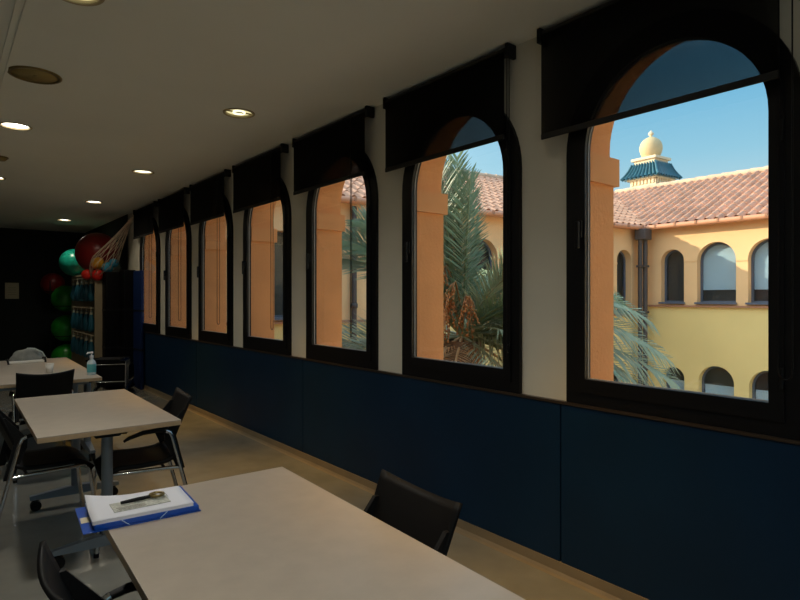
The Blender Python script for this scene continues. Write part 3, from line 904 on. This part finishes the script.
# ------------------------------------------------------------------ tower
tw = thing('tower', 'small tower with ochre onion dome and blue tiled skirt roof', 'tower', (22.616, 13.186, 0), radians(-5))
TB = MB().box((0, 0, 5.2), (1.26, 1.26, 3.2))
TB.build('base', 'cream', tw)
fz = MB()
for k_ in range(4):
    R = Matrix.Rotation(k_ * pi / 2, 3, 'Z')
    for q in range(7):
        fz.box(R @ V((0.65, -0.51 + q * 0.17, 6.56)), (0.05, 0.09, 0.20) if k_ % 2 == 0 else (0.09, 0.05, 0.20))
    fz.box(R @ V((0.67, 0, 6.70)), (0.12, 1.44, 0.07) if k_ % 2 == 0 else (1.44, 0.12, 0.07))
fz.build('corbel_frieze', 'cream', tw)
sk = MB()
for k_ in range(4):
    R = Matrix.Rotation(k_ * pi / 2, 3, 'Z')
    n_ = 9
    NU = n_ * 6
    vs = []
    prof = [(0.92, 6.74), (0.80, 6.90), (0.68, 7.12), (0.58, 7.40)]
    for hw, z in prof:
        for i in range(NU + 1):
            u = i / NU * 2 - 1
            hgt = 0.05 * (abs(cos(pi * n_ * (u + 1) / 2)) * 2 - 1) * (1.0 if abs(u) < .97 else 0)
            vs.append(R @ V((hw + hgt * .6, u * hw, z + hgt)))
    fs = []
    for j in range(3):
        for i in range(NU):
            q = j * (NU + 1) + i
            fs.append((q, q + 1, q + NU + 2, q + NU + 1))
    sk.add(vs, fs)
sk.box((0, 0, 6.74), (1.76, 1.76, 0.03))
sk.build('skirt_roof', 'bluetile', tw)
hp = MB()
for k_ in range(4):
    R = Matrix.Rotation(k_ * pi / 2, 3, 'Z')
    hp.tube([R @ V((a, a, z)) for a, z in [(0.92, 6.76), (0.80, 6.93), (0.68, 7.15), (0.58, 7.42)]], 0.05, 8)
hp.build('hip_tile', 'bluetile', tw)
MB().bbox((0, 0, 7.47), (1.02, 1.02, 0.30), .02).bbox((0, 0, 7.62), (1.22, 1.22, 0.12), .02).build('cornice', 'cream', tw)
MB().lathe([(0.34, 7.66), (0.34, 7.75), (0.40, 7.82), (0.45, 7.94), (0.485, 8.08), (0.485, 8.22), (0.45, 8.36), (0.37, 8.49), (0.26, 8.58), (0.14, 8.645), (0.07, 8.67), (0.05, 8.70)], 32).build('dome', 'dome', tw)
MB().lathe([(0.05, 8.69), (0.05, 8.72), (0.11, 8.77), (0.12, 8.82), (0.085, 8.88), (0.03, 8.92), (0.02, 8.96), (0.001, 8.97)], 16).build('finial', 'cream', tw)

# ------------------------------------------------------------------ palm
PC = V((2.75, 5.27, 0.92))
def frond_mesh(name, L, rise, droop, n=46, ll=0.46, wid=0.017, seed=0, dry=False, curl=0.25, roll=0.0):
    rnd = random.Random(seed)
    mb = MB()
    def P(t):
        return V((L * t * cos(rise) - 0.0, 0, L * t * sin(rise) - droop * L * t ** 2.2))
    pts = [P(i / 14) for i in range(15)]
    mb.tube(pts, [0.020 * (1 - .85 * i / 14) + .002 for i in range(15)], 5)
    nrib = len(mb.f)
    for i in range(n):
        t = 0.12 + 0.88 * i / (n - 1)
        p = P(t); tg = (P(min(1, t + .02)) - P(t - .02)).normalized()
        nrm = V((0, 1, 0)).cross(tg); 
        if nrm.z < 0: nrm = -nrm
        sd = V((0, 1, 0)) * cos(roll) + nrm * sin(roll)
        nrm = nrm * cos(roll) - V((0, 1, 0)) * sin(roll)
        l = ll * (0.45 + 0.75 * sin(pi * min(1, (t * .92 + .06))) ** .8) * rnd.uniform(.85, 1.1)
        for s in (-1, 1):
            fwd = 0.55 + 0.5 * t + rnd.uniform(-.1, .1)
            d = (sd * s * cos(fwd) + tg * sin(fwd) + nrm * rnd.uniform(0.15, 0.38)).normalized()
            dz = V((0, 0, -1)) * curl
            w_ = wid * rnd.uniform(.8, 1.15)
            wv = d.cross(nrm).normalized() * w_ * .5 + nrm * w_ * .2 * s
            a = p; b_ = p + d * l * .5 + dz * l * .12; c_ = p + d * l * .97 + dz * l * .55
            mb.add([a - wv * .6, a + wv * .6, b_ + wv, b_ - wv, c_], [(0, 1, 2, 3), (3, 2, 4)])
    me_o = mb
    return me_o

palm = thing('palm_tree', 'grey-green date palm with orange fruit stems outside the second window', 'tree', (PC.x, PC.y, GZ))
bz_ = PC.z - GZ
tk = MB()
pr_ = []
for i in range(40):
    z = i * (bz_ - .05) / 39
    pr_.append((0.19 + 0.03 * (i % 2) + 0.05 * (i / 39) ** 3, z))
tk.lathe(pr_, 16)
tk.build('trunk', 'trunk', palm)
variants = {}
def frond(az, rise, L, droop, var, m='leaf', hang=0):
    roll = {0: 0.25 * sin(var * 2.3), 1: 0.7, 2: -0.9}[hang]
    key = (var, m)
    mb = frond_mesh('frond', L, radians(rise), droop, seed=var + int(az), ll=(0.50 if hang else 0.44) if m != 'dry' else .3, n=max(34, int(L * (20 if hang == 1 else 34))), wid=0.022 if hang == 1 else 0.017, curl=0.85 if hang == 1 else 0.22, roll=roll)
    R = Matrix.Rotation(radians(az), 3, 'Z')
    mb.v = [tuple(R @ V(p) + V((0, 0, bz_))) for p in mb.v]
    return mb.build('frond', m, palm, recalc=False)
# az measured from +x towards +y; camera sits towards az ~ 222
spec = [(150, 86, 2.6, .04, 'leaf', 0), (175, 80, 2.5, .07, 'leaf2', 0), (120, 83, 2.5, .06, 'leaf', 0), (210, 84, 2.4, .06, 'leaf', 0), (60, 82, 2.3, .08, 'leaf2', 0), (140, 76, 2.3, .10, 'leaf2', 0), (240, 80, 2.2, .08, 'leaf', 0),
        (-38, 36, 2.9, .50, 'leaf2', 1), (-43, 26, 2.8, .52, 'leaf2', 1), (-34, 44, 2.8, .50, 'leaf', 1), (-46, 12, 2.6, .40, 'leaf2', 1),
        (138, 56, 2.6, .36, 'leaf', 2), (145, 48, 2.6, .36, 'leaf2', 2), (131, 62, 2.7, .32, 'leaf2', 2), (148, 52, 2.5, .30, 'leaf', 2), (140, 0, 2.4, .22, 'leaf2', 2), (133, -10, 2.3, .18, 'leaf', 2), (146, -6, 2.3, .22, 'leaf2', 2), (136, 6, 2.3, .3, 'leaf2', 2), (142, 60, 2.6, .3, 'leaf', 2), (285, 25, 1.6, .5, 'leaf2', 0), (300, 8, 1.7, .4, 'leaf', 1), (318, 25, 1.8, .45, 'leaf2', 0), (275, 14, 1.5, .45, 'leaf2', 1), (330, 10, 1.9, .4, 'leaf', 2), (262, 24, 1.4, .5, 'leaf2', 0),
        (275, 40, 2.0, .45, 'leaf', 0), (300, 55, 2.2, .40, 'leaf2', 0), (330, 62, 2.2, .32, 'leaf', 0),
        (265, 2, 1.8, .45, 'leaf2', 0), (285, 20, 2.0, .50, 'leaf', 0), (310, 15, 2.2, .50, 'leaf2', 1), (270, 55, 1.9, .4, 'leaf2', 0), (295, 38, 2.1, .45, 'leaf', 0), (315, 48, 2.3, .42, 'leaf2', 0),
        (20, 50, 2.3, .4, 'leaf', 0), (45, 30, 2.2, .5, 'leaf2', 0), (80, 50, 2.2, .4, 'leaf', 0), (95, 15, 2.1, .45, 'leaf2', 0), (0, 20, 2.3, .5, 'leaf', 0), (180, 55, 1.7, .3, 'leaf2', 0),
        (322, 38, 2.5, .5, 'leaf2', 0), (255, -12, 1.7, .3, 'leaf2', 0), (290, -10, 1.9, .3, 'leaf', 0), (320, -8, 2.1, .3, 'leaf2', 0),
        (215, -25, 1.3, .35, 'dry', 0), (255, -30, 1.3, .35, 'dry', 0), (290, -28, 1.4, .35, 'dry', 0), (330, -25, 1.4, .35, 'dry', 0), (170, -25, 1.3, .35, 'dry', 0)]
for i, (az, rise, L, dr, m_, hang) in enumerate(spec):
    frond(az, rise, L, dr, i, m_, hang)
for az, L, up in ((150, .62, 1.05), (178, .60, .85), (205, .55, .65), (165, .8, .55), (195, .65, .35), (235, .6, .5)):
    rnd = random.Random(az)
    dc = MB()
    d = V((cos(radians(az)), sin(radians(az)), 0))
    base = V((0, 0, bz_ + .05))
    knee = base + d * L * .45 + V((0, 0, up))
    dc.tube([base, base + d * L * .15 + V((0, 0, up * .6)), knee], .012, 5)
    for q in range(12):
        tip = knee + d * rnd.uniform(.02, .28) + V((rnd.uniform(-.12, .12), rnd.uniform(-.12, .12), -rnd.uniform(.22, .55)))
        mid = knee.lerp(tip, .35) + d * .06 + V((0, 0, .06))
        dc.tube([knee, mid, tip], .005, 4)
        for z_ in range(6):
            pt = mid.lerp(tip, .10 + .17 * z_) + V((rnd.uniform(-.02, .02), rnd.uniform(-.02, .02), 0))
            dc.lathe([(.001, -.018), (.012, -.009), (.012, .009), (.001, .018)], 5, pt)
    dc.build('date_cluster', 'dates', palm)

# ------------------------------------------------------------------ light
SUN = V((-0.80, 0.94, 0.47)).normalized()
sl = bpy.data.lights.new('sun', 'SUN')
sl.energy = 5.2; sl.angle = radians(0.6); sl.color = (1.0, 0.87, 0.66)
so = bpy.data.objects.new('sun', sl); COL.objects.link(so)
so.rotation_euler = SUN.to_track_quat('Z', 'Y').to_euler()

wd = bpy.data.worlds.new('sky'); sc.world = wd
wd.use_nodes = True
nt = wd.node_tree
nt.nodes.clear()
out = nt.nodes.new('ShaderNodeOutputWorld')
bg_ = nt.nodes.new('ShaderNodeBackground')
tc = nt.nodes.new('ShaderNodeTexCoord')
sep = nt.nodes.new('ShaderNodeSeparateXYZ')
nt.links.new(tc.outputs['Generated'], sep.inputs[0])
rp = nt.nodes.new('ShaderNodeValToRGB')
els = rp.color_ramp.elements
els[0].position = 0.0; els[0].color = (0.24, 0.235, 0.215, 1)
els[1].position = 1.0; els[1].color = (0.13, 0.24, 0.38, 1)
for pos, c in ((0.12, (0.155, 0.205, 0.225)), (0.22, (0.085, 0.165, 0.215)), (0.34, (0.04, 0.125, 0.20)), (0.48, (0.08, 0.18, 0.29)), (0.62, (0.13, 0.25, 0.38))):
    e_ = els.new(pos); e_.color = c + (1,)
nt.links.new(sep.outputs['Z'], rp.inputs['Fac'])
dt = nt.nodes.new('ShaderNodeVectorMath'); dt.operation = 'DOT_PRODUCT'
dt.inputs[1].default_value = SUN
nt.links.new(tc.outputs['Generated'], dt.inputs[0])
mp = nt.nodes.new('ShaderNodeMapRange')
mp.inputs['From Min'].default_value = -0.1; mp.inputs['From Max'].default_value = 1.0
nt.links.new(dt.outputs['Value'], mp.inputs['Value'])
pw = nt.nodes.new('ShaderNodeMath'); pw.operation = 'POWER'; pw.inputs[1].default_value = 2.0
nt.links.new(mp.outputs[0], pw.inputs[0])
gl = nt.nodes.new('ShaderNodeVectorMath'); gl.operation = 'SCALE'
gl.inputs[0].default_value = (0.65, 0.58, 0.48)
nt.links.new(pw.outputs[0], gl.inputs['Scale'])
ad = nt.nodes.new('ShaderNodeVectorMath'); ad.operation = 'ADD'
nt.links.new(rp.outputs['Color'], ad.inputs[0]); nt.links.new(gl.outputs[0], ad.inputs[1])
nt.links.new(ad.outputs[0], bg_.inputs['Color'])
bg_.inputs['Strength'].default_value = 4.0
nt.links.new(bg_.outputs[0], out.inputs[0])

# lamp of each downlight
for i, (x, y) in enumerate(LIGHTS):
    L = bpy.data.lights.new('downlight_lamp', 'SPOT')
    side_row = x > -1
    L.energy = 130 if side_row else (82 if y < 4 else 58 if y < 7 else 24)
    L.color = (1.0, .52, .03) if side_row else (1.0, .96, .86)
    L.spot_size = radians(58 if side_row else 150); L.spot_blend = 1.0 if side_row else 0.9
    if 9 < y < 11: L.energy = 30; L.color = (1.0, .86, .62); L.spot_size = radians(150)
    if y > 11: L.energy = 26; L.color = (1.0, .9, .7); L.spot_size = radians(130)
    L.shadow_soft_size = 0.09
    o = bpy.data.objects.new('downlight_lamp', L); COL.objects.link(o)
    o.location = (x, y, CEIL - 0.012)

# ------------------------------------------------------------------ camera
th = math.atan(461 / 575.0)
cam = bpy.data.cameras.new('camera')
cam.sensor_width = 36; cam.lens = 575.0 / 800 * 36
cam.shift_y = -2.8 / 800
cam.clip_start = 0.02; cam.clip_end = 300
co = bpy.data.objects.new('camera', cam); COL.objects.link(co)
co.location = (-2.5024, 0, 1.425)
co.rotation_euler = (pi / 2, 0, -th)
sc.camera = co
sc.view_settings.view_transform = 'Standard'
sc.view_settings.look = 'None'
sc.view_settings.gamma = 1
sc.view_settings.use_curve_mapping = False
sc.view_settings.exposure = 0.0
sc.cycles.max_bounces = 10
sc.cycles.diffuse_bounces = 5
sc.cycles.transparent_max_bounces = 16
sc.cycles.sample_clamp_indirect = 4
sc.cycles.use_denoising = True
